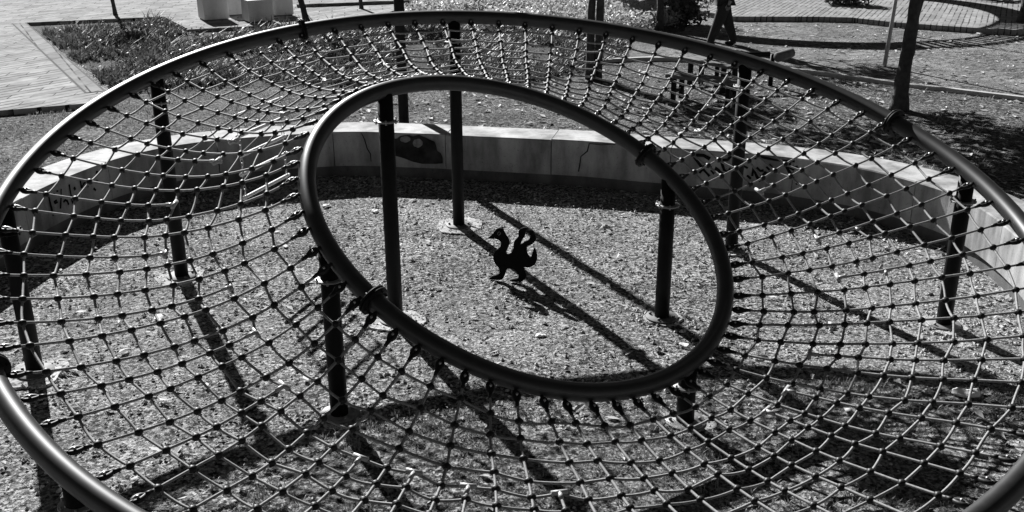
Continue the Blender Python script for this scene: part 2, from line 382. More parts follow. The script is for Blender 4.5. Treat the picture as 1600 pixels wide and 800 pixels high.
# ------------------------------------------------------------------ curved seat wall
LEN = [0]
for i in range(1, len(WC)): LEN.append(LEN[-1] + (WC[i] - WC[i - 1]).length)
def wall_at(s):
    s = max(0, min(LEN[-1], s))
    for i in range(1, len(WC)):
        if LEN[i] >= s:
            f = (s - LEN[i - 1]) / (LEN[i] - LEN[i - 1]); q = WC[i - 1].lerp(WC[i], f)
            ta = (WC[i - 1] - WC[max(i - 2, 0)]) if i > 1 else (WC[i] - WC[i - 1]); tb = WC[i] - WC[i - 1]; tc_ = WC[min(i + 1, len(WC) - 1)] - WC[i - 1]
            t = tb.normalized(); return q, t, Vector((-t.y, t.x, 0))
    return WC[-1], Vector((0, -1, 0)), Vector((1, 0, 0))
def near_s(x, y):
    best = min(range(len(WC)), key=lambda i: (WC[i].x - x) ** 2 + (WC[i].y - y) ** 2); return LEN[best]
j0 = [near_s(*at(px, py, WALL_H).xy) for px, py in ((523, 206), (692, 211), (865, 218), (1053, 233))]
step = (j0[3] - j0[0]) / 3
joints = [0] + sorted([j0[0] - step * k for k in range(1, 9) if j0[0] - step * k > .3] + j0 + [j0[3] + step * k for k in range(1, 9) if j0[3] + step * k < LEN[-1] - .3]) + [LEN[-1]]
wall = thing('seat_wall', 'low curved concrete seat wall with graffiti, around the far side of the play area', 'wall')
def wall_strip(s0, s1, front, back, z0, z1, bev, ends=True):
    bm = bmesh.new(); n = max(3, int((s1 - s0) / .1)); S = []
    for i in range(n + 1):
        q, t, nr = wall_at(s0 + (s1 - s0) * i / n)
        prof = [(front, z0), (front, z1 - bev), (front + bev, z1), (back - bev, z1), (back, z1 - bev), (back, z0)]
        S.append([bm.verts.new(q + nr * d + Vector((0, 0, z))) for d, z in prof])
    for i in range(n):
        for k in range(6): bm.faces.new((S[i][k], S[i][(k + 1) % 6], S[i + 1][(k + 1) % 6], S[i + 1][k]))
    bm.faces.new(S[0]); bm.faces.new(list(reversed(S[-1])))
    bmesh.ops.recalc_face_normals(bm, faces=bm.faces[:]); return bm
for a, b in zip(joints[:-1], joints[1:]):
    dz = random.uniform(-.006, .006); df = random.uniform(-.005, .005)
    link('wall_block', wall_strip(a + .005, b - .005, df, WALL_D + df, FOUND_H, WALL_H + dz, .012), M_CONC, wall, smooth=False)
link('foundation', wall_strip(.02, LEN[-1] - .02, .05, WALL_D - .05, -.1, FOUND_H - .004, .004), M_FOUND, wall, smooth=False)
def on_face(px, py):
    """point on the wall's inner face seen at a photo pixel"""
    d = FW + RT * ((px - 800) / FPX) - UP * ((py - 400 - CY) / FPX)
    best = None
    for i in range(1, len(WC)):
        a, b = WC[i - 1], WC[i]; t = b - a; n = Vector((-t.y, t.x, 0)).normalized()
        den = d.dot(n)
        if abs(den) < 1e-6: continue
        k = (a - EYE).dot(n) / den; p = EYE + d * k; f = (p - a).dot(t) / t.length_squared
        if -.02 <= f <= 1.02 and k > 0 and (best is None or k < best[0]): best = (k, LEN[i - 1] + f * t.length, p.z)
    return (best[1], best[2]) if best else None
def face_pt(s, z, off=.008):
    q, t, n = wall_at(s); return q - n * off + Vector((0, 0, z))
def stroke(bm, pts, wd):
    sz = [on_face(*p) for p in pts]; sz = [p for p in sz if p]
    dense = []
    for a, b in zip(sz[:-1], sz[1:]):
        L = math.hypot(b[0] - a[0], b[1] - a[1]); n = max(1, int(L / .03))
        dense += [(a[0] + (b[0] - a[0]) * k / n, a[1] + (b[1] - a[1]) * k / n) for k in range(n)]
    dense.append(sz[-1]); prev = None
    for i, (s, z) in enumerate(dense):
        a = dense[max(i - 1, 0)]; b = dense[min(i + 1, len(dense) - 1)]
        dx, dz = b[0] - a[0], b[1] - a[1]; l = math.hypot(dx, dz) or 1
        wv = wd * 1.45 * (.8 + .35 * mnoise.noise(Vector((s * 9, z * 9, wd * 50)))) / 2
        cur = [bm.verts.new(face_pt(s + dz / l * wv, z - dx / l * wv)), bm.verts.new(face_pt(s - dz / l * wv, z + dx / l * wv))]
        if prev: bm.faces.new((prev[0], prev[1], cur[1], cur[0]))
        prev = cur
def blot(bm, pts, off=.008, n=3):
    """filled painted patch: polygon of photo pixels on the wall face, cut into fine columns so it follows the curve"""
    sz = [on_face(*p) for p in pts]; s0 = min(p[0] for p in sz); s1 = max(p[0] for p in sz); N = 60
    def span(s):
        zs = []
        for i in range(len(sz)):
            a, b = sz[i], sz[(i + 1) % len(sz)]
            if (a[0] > s) != (b[0] > s): zs.append(a[1] + (b[1] - a[1]) * (s - a[0]) / (b[0] - a[0]))
        return sorted(zs)
    prev = None
    for i in range(N + 1):
        s = s0 + (s1 - s0) * min(max(i / N, .004), .996); zs = span(s)
        if len(zs) < 2: prev = None; continue
        cur = [bm.verts.new(face_pt(s, zs[0], off)), bm.verts.new(face_pt(s, zs[-1], off))]
        if prev: bm.faces.new((prev[0], prev[1], cur[1], cur[0]))
        prev = cur
def zr(x, y, ox, oy, k): return (ox + x / k, oy + y / k)
g = bmesh.new()          # right-hand tag
k = 7.27; Z = lambda L: [zr(x, y, 1060, 220, k) for x, y in L]
for L, wd in ((((180, 180), (230, 250), (290, 330), (355, 400)), .030), (((200, 160), (290, 165), (360, 205)), .030), (((250, 300), (330, 280), (380, 300)), .024), (((240, 365), (270, 330), (310, 270)), .02),
              (((370, 330), (400, 370), (420, 340), (430, 300), (470, 350), (500, 370)), .024), (((490, 240), (520, 330), (560, 350), (610, 290)), .026), (((500, 215), (560, 215), (615, 150)), .026),
              (((640, 290), (700, 260), (790, 310)), .022), (((780, 390), (825, 430)), .022), (((850, 300), (840, 400)), .022), (((850, 310), (890, 400), (920, 455), (1000, 350)), .026), (((890, 300), (930, 340), (970, 335)), .024),
              (((1010, 320), (1060, 275)), .04), (((880, 165), (870, 210)), .026), (((880, 175), (960, 185), (1090, 215), (1200, 228), (1325, 230)), .026), (((1195, 240), (1250, 330), (1305, 430)), .03), (((1270, 240), (1265, 300), (1300, 320), (1360, 290)), .024), (((1335, 490), (1365, 480)), .024)):
    stroke(g, Z(L), wd)
link('graffiti_tag', g, M_PAINT, wall, smooth=False)['label'] = 'scrawled black spray paint tag on the right of the wall'
g = bmesh.new(); Z = lambda L: [zr(x, y, 60, 260, 10) for x, y in L]       # left-hand writing
for L, wd in ((((145, 440), (170, 560), (200, 680), (225, 770)), .026), (((230, 560), (270, 530), (290, 560), (250, 575), (235, 545)), .02), (((345, 350), (345, 460), (335, 660)), .02), (((380, 560), (410, 525), (440, 540), (465, 600)), .022),
              (((470, 280), (490, 400), (510, 500), (530, 580)), .022), (((545, 360), (570, 330)), .03), (((640, 200), (665, 340)), .022), (((665, 340), (700, 270), (740, 220)), .018), (((750, 310), (775, 300)), .028), (((850, 340), (890, 375)), .026), (((890, 220), (925, 245)), .026), (((890, 90), (925, 95)), .03), (((215, 440), (250, 440)), .02), (((270, 385), (300, 385)), .018)):
    stroke(g, Z(L), wd)
link('graffiti_writing', g, M_PAINT, wall, smooth=False)['label'] = 'black hand lettering on the left bend of the wall'
g = bmesh.new(); Z = lambda L: [zr(x, y, 590, 190, 6.154) for x, y in L]      # painted blob, plain
blot(g, Z([(100, 170), (190, 160), (220, 135), (300, 125), (340, 140), (400, 125), (460, 150), (500, 170), (550, 190), (570, 240), (575, 280), (610, 300), (630, 350), (630, 400), (560, 405), (430, 405), (340, 385), (250, 350), (180, 330), (100, 330)]))
link('painted_blotch', g, M_BLOT, wall, smooth=False)['label'] = 'dark painted blotch with two pale spots'
g = bmesh.new()
for c, r in (((268, 168), (50, 30)), ((388, 205), (48, 42))):
    blot(g, Z([(c[0] + r[0] * math.cos(a * .3927), c[1] + r[1] * math.sin(a * .3927) * (1 + .1 * math.sin(a * 2.1))) for a in range(16)]), .011)
link('painted_spot', g, M_PALE, wall, smooth=False)
g = bmesh.new()
for L, wd in (([(565, 208), (570, 218), (574, 232), (579, 240), (580, 252)], .012), ([(921, 224), (918, 236), (908, 244), (906, 258), (904, 268)], .014), ([(921, 224), (940, 226), (962, 225)], .010)):
    stroke(g, L, wd)
link('wall_crack', g, M_CRACK, wall, smooth=False)

# ------------------------------------------------------------------ the net climber
CL = thing('net_climber', 'black steel climber of a small tilted ring inside a big ring, joined by net', 'climbing frame', (0, 0, 0))
def ring_def(cx, cy, cz, ny, nx, Rr, a2, b2, a3, b3):
    n = Vector((math.sin(nx), math.sin(ny), 0)); n.z = math.sqrt(1 - n.x ** 2 - n.y ** 2)
    a = (Vector((1, 0, 0)) - n * n.x).normalized(); b = n.cross(a)
    def f(deg, dr=0.0, dn=0.0):
        p = R(deg); rr = Rr * (1 + a2 * math.cos(2 * p) + b2 * math.sin(2 * p) + a3 * math.cos(3 * p) + b3 * math.sin(3 * p)) + dr
        return Vector((cx, cy, cz)) + (a * math.cos(p) + b * math.sin(p)) * rr + n * dn
    return f, n, Vector((cx, cy, cz)), a, b
OUT, ON, OC, OA, OB = ring_def(.01794, 6.8113, 1.2348, -.27087, .03649, 3.47874, .03566, -.02941, .00679, -.00062)
INN, IN_, IC, IA, IB = ring_def(.08759, 6.78548, 1.17385, -.42888, .28346, 1.48480, .02884, -.04085, -.00628, .00420)
RO, RI, RP = .066, .061, .061
bm = bmesh.new(); tube(bm, [OUT(i * 1.8) for i in range(200)], RO, 24, closed=True)
outer = link('outer_ring', bm, M_TUBE, CL); outer['label'] = 'big outer tube ring'
bm = bmesh.new(); tube(bm, [INN(i * 2.5) for i in range(144)], RI, 24, closed=True)
inner = link('inner_ring', bm, M_TUBE, CL); inner['label'] = 'small inner tube ring'
def joint(fn, deg, r, parent):
    bm = bmesh.new(); c = fn(deg); t = (fn(deg + .5) - fn(deg - .5)).normalized()
    disc(bm, c - t * .019, t, r + .045, .017, 28, bev=.003); disc(bm, c + t * .002, t, r + .045, .017, 28, bev=.003)
    u = t.cross(Vector((0, 0, 1))).normalized(); v = t.cross(u)
    for k in range(6):
        q = c + (u * math.cos(k * math.pi / 3 + .3) + v * math.sin(k * math.pi / 3 + .3)) * (r + .026)
        tube(bm, [q - t * .032, q + t * .032], .008, 6)
    link('flange_joint', bm, M_POST, parent)
for d in (24.6, 124.0, 211.0, 303.0): joint(OUT, d, RO, outer)
for d in (44.5, -134.5): joint(INN, d, RI, inner)
# --- posts
def ang_of(x, y, C, a, b, n):
    z = C.z - ((x - C.x) * n.x + (y - C.y) * n.y) / n.z; d = Vector((x, y, z)) - C
    return math.degrees(math.atan2(d.dot(b), d.dot(a)))
outer_base = [(-3.03, 8.63), (-.55, 10.0), (2.185, 9.33), (3.465, 7.49), (-3.575, 6.72)]
inner_base = [(-.975, 7.64), (1.227, 7.65), (-1.2, 6.06), (1.145, 5.965)]
posts = [(OUT(ang_of(x, y, OC, OA, OB, ON)), RO) for x, y in outer_base]
posts += [(OUT(a), RO) for a in (-131.2, -93, -55, -22)]
posts += [(INN(ang_of(x, y, IC, IA, IB, IN_)), RI) for x, y in inner_base]
FOOT = []
for i, (top, rr) in enumerate(posts):
    x, y, zt = top
    bm = bmesh.new(); tube(bm, [(x, y, .012), (x, y, zt * .5), (x, y, zt - rr * .35)], RP, 20)
    po = link('post', bm, M_POST, CL)
    zc = zt - .235 if zt > .7 else zt - .15
    bm = bmesh.new(); disc(bm, (x, y, zc - .007), (0, 0, 1), RP + .036, .012, 26, bev=.002)
    for k in range(6):
        a = k * math.pi / 3 + i; tube(bm, [(x + (RP + .026) * math.cos(a), y + (RP + .026) * math.sin(a), zc - .018), (x + (RP + .026) * math.cos(a), y + (RP + .026) * math.sin(a), zc + .018)], .007, 6)
    link('collar', bm, M_STEEL if i not in (4,) else M_POST, po)
    bm = bmesh.new(); disc(bm, (x, y, .006), (0, 0, 1), .135, .010, 28, bev=.002)
    for k in range(4):
        a = k * math.pi / 2 + .6 + i; tube(bm, [(x + .10 * math.cos(a), y + .10 * math.sin(a), .014), (x + .10 * math.cos(a), y + .10 * math.sin(a), .032)], .012, 6)
    link('base_plate', bm, M_STEEL if i in (3, 11, 12) else M_PLATE, po)
    rng = random.Random(i + 3); fr = (.24, .27, .16, .19, .24, .22, .22, .22, .22, .25, .16, .15, .20)[i]
    bm = bmesh.new(); N = 36; top_v = []; low_v = []
    for k in range(N):
        a = 2 * math.pi * k / N; q = fr * (1 + .3 * mnoise.noise(Vector((math.cos(a) * 1.5, math.sin(a) * 1.5, i * 3.3))))
        top_v.append(bm.verts.new((x + q * .96 * math.cos(a), y + q * .96 * math.sin(a), .003 + .004 * mnoise.noise(Vector((math.cos(a) * 2, math.sin(a) * 2, i)))))); low_v.append(bm.verts.new((x + q * math.cos(a), y + q * math.sin(a), -.05)))
    cv = bm.verts.new((x, y, .005))
    for k in range(N):
        bm.faces.new((top_v[k], top_v[(k + 1) % N], cv)); bm.faces.new((low_v[k], low_v[(k + 1) % N], top_v[(k + 1) % N], top_v[k]))
    link('footing', bm, M_FOOT, po, smooth=False)
    FOOT.append((x, y))

# --- net: measured rope ends on both rings (degrees round each ring)
def fill(L):
    out = [L[0]]
    for a in L[1:]:
        if isinstance(a, tuple):
            n, e = a; s = out[-1]; out += [s + (e - s) * k / n for k in range(1, n + 1)]
        else: out.append(a)
    return out
OANG = fill([-48.6, -44.6, -40.8, (9, -3.6), .1, 4.2, 8.3, 12.1, 16, 20.2, 24.9, 28.7, 33, 37.5, 41.8, 46.4, 51, 55.3, 59.8, 64.5, 69.1, 73.8, 78.5, 83.2, 87.9, 92.4, 97.1, 101.8, 106.4, 110.8, 115.2, 119.5, 124.8, 128.5, 132.6, 136.7, 141.2, 145.8, 149.6, 153.5, 157.8, 162, 165.9, 169.9, 174.1, 178.5, 182.1, 186.5, (5, 207.9), 212.5, 216.6, 221, 225.7, 230.3, 234.8, (18, 311.4)])[:-1]
IANG = sorted(fill([-193.8, -187.7, -182.7, -176.9, -171.5, -165.7, -160.2, -153.8, -148.2, -141.8, (2, -130.8), -124.2, -117.6, -111.2, -104.9, (2, -92.5), -86.1, -80.7, -74.4, -68.8, -63.4, -58.2, -52.8, (2, -42.3), -37.5, -32.3, -26.9, -22.3, -17.2, -12.2, -6.4, -1.3, 4.7, 9.7, 16.1, 21.8, 27.3, 32.6, 37.8, (23, 166.2)])[:-1])
NO, NI = len(OANG), len(IANG)
def delta(a):
    K = [(-90, -7), (-78, -7.5), (-57, -1.5), (-47, 0), (-40, -2), (-35, -5), (14, -6), (60, -6), (100, 0), (125, 8), (150, 6), (186, 1), (221, -3), (235, -4.5), (244, -.5), (258, -3), (270, -7)]
    a = (a + 90) % 360 - 90
    for (x0, y0), (x1, y1) in zip(K[:-1], K[1:]):
        if x0 <= a <= x1: return y0 + (y1 - y0) * (a - x0) / (x1 - x0)
    return 0
# monotone matching of inner ends to outer ropes (dynamic programming along the circle)
tgt = [a + delta(a) for a in OANG]
base_i = min(range(NI), key=lambda j: abs(((IANG[j] - tgt[0] + 180) % 360) - 180))
seq = [IANG[(base_i + j) % NI] for j in range(NI)]
un = []
for a in seq:
    while un and a < un[-1]: a += 360
    while not un and a - tgt[0] > 180: a -= 360
    while not un and a - tgt[0] < -180: a += 360
    un.append(a)
INF = 1e9
D = [[INF] * (NI + 1) for _ in range(NO + 1)]
for i in range(NO + 1): D[i][0] = 0
for i in range(1, NO + 1):
    for j in range(1, min(i, NI) + 1):
        D[i][j] = min(D[i - 1][j], D[i - 1][j - 1] + (tgt[i - 1] - un[j - 1]) ** 2)
match = [None] * NO; i, j = NO, NI
while i > 0 and j > 0:
    if D[i][j] == D[i - 1][j]: i -= 1
    else: match[i - 1] = j - 1; i -= 1; j -= 1
LEV = [.085, .195, .295, .385, .47, .55, .63, .72, .81, .905]
rng = random.Random(11)
def rope_end_out(i): return OUT(OANG[i], -(RO + .035), -.012)
def rope_end_in(i):
    if match[i] is not None: return INN(un[match[i]], RI + .035, -.008)
    lo = max([q for q in range(i) if match[q] is not None], default=None); hi = min([q for q in range(i + 1, NO) if match[q] is not None], default=None)
    a0 = un[match[lo]] if lo is not None else un[match[hi]] - 5; a1 = un[match[hi]] if hi is not None else un[match[lo]] + 5
    f = .5 if lo is None or hi is None else (i - lo) / (hi - lo)
    return INN(a0 + (a1 - a0) * f, RI + .035, -.008)
def sag_amt(i):
    a = OANG[i]; return .115 + .06 * math.cos(R(a - 180)) + .015 * math.sin(a * .9)
TEE_LEV = [None] * NO
for i in range(NO):
    if match[i] is None: TEE_LEV[i] = rng.choice((5, 6, 6, 7))
jit = [[(rng.uniform(-.012, .012) + .018 * mnoise.noise(Vector((OANG[i] * .05, l * .7, 3)))) for l in range(10)] for i in range(NO)]
def rope_pt(i, t):
    a, b = rope_end_out(i), rope_end_in(i); p = a.lerp(b, t)
    p.z -= sag_amt(i) * 4 * t * (1 - t) * (.75 + .5 * t)
    side = (b - a).cross(Vector((0, 0, 1))).normalized()
    return p + side * (.035 * mnoise.noise(Vector((t * 3.1, OANG[i] * .06, 7))) * 4 * t * (1 - t))
NODE = [[rope_pt(i, LEV[l] + jit[i][l]) for l in range(10)] for i in range(NO)]
def has(i, l): return TEE_LEV[i] is None or l <= TEE_LEV[i]
ROPE_R = .0089
def smooth_path(K, n, droop=0):
    C = catmull(K, n)
    return C
def shackle(parent, p_ring, p_rope, nrm):
    """black clevis with a pale bolt between the ring's lug and the rope's eye"""
    ax = (p_rope - p_ring).normalized(); n = (nrm - ax * nrm.dot(ax)).normalized(); s = ax.cross(n)
    bm = bmesh.new(); L = .10
    o = p_ring - ax * .03
    for sg in (-1, 1):       # two cheeks of the clevis, curved outwards in the middle
        pts = [o + ax * (L * f) + s * (sg * .015 * math.sin(math.pi * min(f * 1.15, 1)) ** .8) for f in (0, .15, .3, .5, .7, .87, 1)]
        tube(bm, pts, [.008, .0135, .0155, .0155, .0145, .012, .010], 7)
    tube(bm, [o + ax * (L * .86), o + ax * (L * 1.28)], [.015, .011], 8)      # ferrule on the rope end
    tube(bm, [p_ring - ax * .045, p_ring - ax * .005], .012, 6)                 # lug welded to the tube
    tube(bm, [o + ax * (L * .40) - n * .022, o + ax * (L * .40) + n * .022], .0085, 8, mi=1)
    link('shackle', bm, [M_BLACKP, M_BOLT], parent)
BROKEN = {min(range(NO), key=lambda i: abs(OANG[i] - 132.6))}
for i in range(NO):
    a, b = rope_end_out(i), rope_end_in(i)
    last = TEE_LEV[i] if TEE_LEV[i] is not None else 9
    keys = [a + (NODE[i][0] - a).normalized() * .055] + NODE[i][:last + 1]
    if TEE_LEV[i] is None: keys.append(b + (NODE[i][9] - b).normalized() * .055)
    if i in BROKEN: keys = [NODE[i][0] + Vector((-.05, .06, .05)), NODE[i][0] + Vector((-.02, .02, .01))] + NODE[i][1:last + 1] + keys[last + 2:]
    bm = bmesh.new(); tube(bm, smooth_path(keys, 3), ROPE_R, 6)
    ro = link('radial_rope', bm, M_ROPE, CL)
    if i in BROKEN: ro['label'] = 'broken rope with a loose frayed end'
    else: shackle(ro, a, a + (NODE[i][0] - a), ON)
    if TEE_LEV[i] is None: shackle(ro, b, b + (NODE[i][9] - b), IN_)
    else:
        bm = bmesh.new(); p = NODE[i][last]; q = NODE[i][last - 1]; ax = (q - p).normalized(); t = ax.cross(ON).normalized()
        tube(bm, [p - t * .045, p + t * .045], .0145, 8); tube(bm, [p, p + ax * .06], .0135, 8)
        link('rope_tee', bm, M_ALU, ro)
DROP = {(rng.randrange(NO), rng.randrange(2, 9)) for _ in range(10)}     # spans of cross rope that are missing, ends left in pale tees
clips = []
def tee(parent, P, ax, side):
    bm = bmesh.new(); tube(bm, [P - ax * .042, P + ax * .042], .0135, 8); tube(bm, [P, P + side * .05], .0125, 8); link('rope_tee', bm, M_ALU, parent)
for l in range(10):
    idx = [i for i in range(NO) if has(i, l)]; n_ = len(idx)
    cuts = [q for q in range(n_) if (idx[q], l) in DROP]
    runs = [[(cuts[k] + 1 + m) % n_ for m in range((cuts[(k + 1) % len(cuts)] - cuts[k]) % n_ or n_)] for k in range(len(cuts))] if cuts else [list(range(n_)) + [0]]
    for run in runs:
        if len(run) < 2: continue
        pts = []
        for q, q2 in zip(run[:-1], run[1:]):
            A, B = NODE[idx[q]][l], NODE[idx[q2]][l]; dr = .02 + .09 * rng.random() ** 2; bx_ = rng.uniform(-.025, .025); sd_ = (B - A).cross(Vector((0, 0, 1)))
            for k in range(6):
                t = k / 6; p = A.lerp(B, t); h = 4 * t * (1 - t); p.z -= (B - A).length * dr * h * .55 + .006; pts.append(p + sd_ * bx_ * h)
        pts.append(NODE[idx[run[-1]]][l] - Vector((0, 0, .006)))
        bm = bmesh.new()
        if cuts: tube(bm, pts, ROPE_R * .95, 6)
        else: tube(bm, pts[:-1], ROPE_R * .95, 6, closed=True)
        cr = link('cross_rope', bm, M_ROPE, CL)
        if cuts:
            e = NODE[idx[run[-1]]]; ax = (e[max(l - 1, 0)] - e[l]).normalized() if l else (e[1] - e[0]).normalized()
            tee(cr, e[l] - Vector((0, 0, .006)), ax, (NODE[idx[run[-2]]][l] - e[l]).normalized())
    for i in idx:
        if TEE_LEV[i] == l or ((i, l) in DROP): continue
        nb = NODE[i][l + 1] if l < 9 else rope_end_in(i); clips.append((NODE[i][l], (nb - NODE[i][l]).normalized()))
def clip(bm, p, ax):
    n = (ON - ax * ON.dot(ax)).normalized(); s = ax.cross(n)
    M = Matrix((( ax.x, s.x, n.x, p.x), (ax.y, s.y, n.y, p.y), (ax.z, s.z, n.z, p.z - .003), (0, 0, 0, 1)))
    for sc in ((.027, .0205, .023), (.0195, .027, .023)):
        q = bmesh.ops.create_icosphere(bm, subdivisions=2, radius=1, matrix=M @ Matrix.Diagonal((sc[0], sc[1], sc[2], 1)))
def in_view(p):
    d = p - EYE; z = d.dot(FW); return abs(d.dot(RT) / z * FPX) < 800 and abs(d.dot(UP) / z * FPX) < 400
clips.sort(key=lambda c: (not in_view(c[0]), (c[0] - EYE).length))
for p, ax in clips[:100]:
    bm = bmesh.new(); clip(bm, Vector((0, 0, 0)), ax); link('rope_clip', bm, M_BLACKP, CL, loc=p)
bm = bmesh.new()
for p, ax in clips[100:]: clip(bm, p, ax)
o = link('rope_clip', bm, M_BLACKP, CL); o['kind'] = 'stuff'

# ------------------------------------------------------------------ chain ladder hanging from the outer ring
ladder_feet = []
for x, y in ((-2.43, 8.80), (-2.20, 9.50)):
    nd = min((q for row in NODE for q in row), key=lambda q: (q.x - x) ** 2 + (q.y - y) ** 2); ladder_feet.append((Vector((x, y, 0)), nd))
lad_base = Vector((-2.315, 9.15, 0))
lad = thing('chain_ladder', 'hanging ladder of pale rungs on two chains under the net, far left', 'rung ladder', lad_base)
def chain(bm, a, b, link_l=.052):
    d = b - a; n = int(d.length / (link_l * .78)); ax = d.normalized(); u = ax.cross(Vector((.3, 1, 0))).normalized(); v = ax.cross(u)
    for k in range(n):
        c = a + ax * (k + .5) * d.length / n; w_ = u if k % 2 else v
        pts = [c + ax * (link_l * .5 * math.cos(t * math.pi / 4)) + w_ * (.013 * math.sin(t * math.pi / 4)) for t in range(8)]
        tube(bm, pts, .0042, 5, closed=True)
for (f, nd), zb in zip(ladder_feet, (.66, .66)):
    bm = bmesh.new(); chain(bm, nd - lad_base, f + Vector((0, 0, min(nd.z - .12, 1.52))) - lad_base); chain(bm, f + Vector((0, 0, min(nd.z - .12, 1.52))) - lad_base, f + Vector((0, 0, zb)) - lad_base); link('chain', bm, M_CHAIN, lad)
for z in (.71, .93, 1.10, 1.28, 1.47):
    bm = bmesh.new(); a = ladder_feet[0][0] - lad_base + Vector((0, 0, z)); b = ladder_feet[1][0] - lad_base + Vector((0, 0, z)); e = (b - a).normalized() * .04
    tube(bm, [a - e, a, b, b + e], .017, 10); link('rung', bm, M_WOODL, lad)

# ------------------------------------------------------------------ cut-out bird figure standing in the gravel
gy = 8.5; k = 7.275
OUTL = [(160, 228), (215, 182), (240, 150), (265, 122), (300, 110), (330, 122), (352, 165), (375, 205), (400, 250), (403, 300), (385, 350), (368, 390), (378, 408), (410, 403), (440, 380), (455, 340), (460, 285), (475, 245), (512, 205), (512, 165), (525, 130), (560, 110), (595, 102), (618, 115), (600, 135), (584, 165), (580, 205), (555, 245), (535, 290), (547, 295), (575, 268), (630, 245), (640, 205), (638, 150), (652, 130), (672, 150), (690, 190), (705, 230), (695, 270), (660, 300), (610, 320), (603, 360), (612, 410), (640, 440), (660, 430), (675, 380), (690, 338), (705, 370), (720, 430), (715, 490), (690, 530), (640, 557), (580, 558), (575, 580), (590, 620), (595, 660), (580, 695), (540, 725), (470, 722), (410, 714), (440, 695), (500, 685), (515, 655), (500, 620), (470, 585), (435, 568), (400, 570), (375, 590), (362, 620), (345, 665), (320, 698), (250, 698), (180, 690), (215, 660), (260, 645), (290, 630), (298, 595), (285, 555), (250, 515), (228, 460), (230, 420), (250, 375), (300, 330), (315, 290), (305, 260), (270, 238), (225, 230)]
BT = Vector((math.cos(R(-18)), math.sin(R(-18)), 0)); BN = Vector((BT.y, -BT.x, 0))       # the plate stands turned on the ground
B0 = at(740 + 250 / k, 340 + 698 / k)
def on_plate(x, y):
    d = FW + RT * ((740 + x / k - 800) / FPX) - UP * ((340 + y / k - 400 - CY) / FPX)
    p = EYE + d * ((B0 - EYE).dot(BN) / d.dot(BN)); return (p - B0).dot(BT), p.z
bird = thing('cutout_figure', 'black flat cut-out of a long-necked beaked creature standing on the gravel inside the small ring', 'cut-out figure', (B0.x, B0.y, 0), R(-18))
pts = [on_plate(x, y) for x, y in OUTL]; z0 = min(p[1] for p in pts) + .004
C2 = catmull([(p[0], 0, p[1] - z0) for p in pts] + [(pts[0][0], 0, pts[0][1] - z0)], 3)[:-1]
bm = bmesh.new(); fa = [bm.verts.new((p.x, -.012, p.z)) for p in C2]; fb = [bm.verts.new((p.x, .012, p.z)) for p in C2]
bm.faces.new(fa); bm.faces.new(list(reversed(fb)))
for i in range(len(fa)): bm.faces.new((fa[i], fb[i], fb[(i + 1) % len(fa)], fa[(i + 1) % len(fa)]))
bmesh.ops.recalc_face_normals(bm, faces=bm.faces[:]); bmesh.ops.triangulate(bm, faces=[f for f in bm.faces if len(f.verts) > 4])
link('body', bm, M_SIL, bird, smooth=False)
bm = bmesh.new(); ex, ez = on_plate(295, 170)
tube(bm, [(ex + .0135 * math.cos(a * .785) + .004 * math.sin(a * .785), -.0135, ez - z0 + .016 * math.sin(a * .785)) for a in range(8)], .0022, 5, closed=True)
link('eye', bm, M_SILW, bird)

# ------------------------------------------------------------------ concrete cubes on the pavement
def cube(px, py, wd, h, label, rz=.52):
    c0 = at(px, py, .09); rt = Vector((math.cos(rz), math.sin(rz), 0)); bk = Vector((-rt.y, rt.x, 0)); c = c0 + (rt + bk) * wd / 2
    t = thing('concrete_cube', label, 'concrete block', (c.x, c.y, .09), rz, 'concrete seat cubes on the pavement')
    bm = bmesh.new(); box(bm, (0, 0, h / 2 + .018), (wd, wd, h - .018), bev=.010); link('block', bm, M_CUBE, t, smooth=False)
    bm = bmesh.new(); box(bm, (0, 0, .009), (wd - .05, wd - .05, .018)); link('plinth', bm, M_FOUND, t, smooth=False)
cube(320, 33.5, .62, .64, 'grey concrete cube at the left end of the group on the pavement')
cube(390, 36.5, .62, .53, 'shorter front concrete cube with its pale top just showing')
cube(358, 25.5, .62, .64, 'concrete cube at the back, half hidden between the two front cubes')
cube(420, 27, .66, .64, 'concrete cube at the back right of the group, beside the leaning slim trunk')

# ------------------------------------------------------------------ lamp post, benches
lx, ly = -1.42, 13.1
lamp = thing('lamp_post', 'tall dark lamp post standing behind the curved wall', 'lamp post', (lx, ly, 0))
bm = bmesh.new(); tube(bm, [(0, 0, 0), (0, 0, 2.5), (0, 0, 4.6)], [.068, .066, .055], 16); link('pole', bm, M_POST, lamp)
bm = bmesh.new(); disc(bm, (0, 0, .004), (0, 0, 1), .17, .02, 20, bev=.004); link('base_plate', bm, M_POST, lamp)
bm = bmesh.new(); tube(bm, [(0, 0, 4.6), (0, 0, 4.7), (0, 0, 4.9), (0, 0, 4.95), (0, 0, 5.1)], [.09, .14, .24, .40, .05], 24); link('lantern', bm, M_STEEL, lamp)

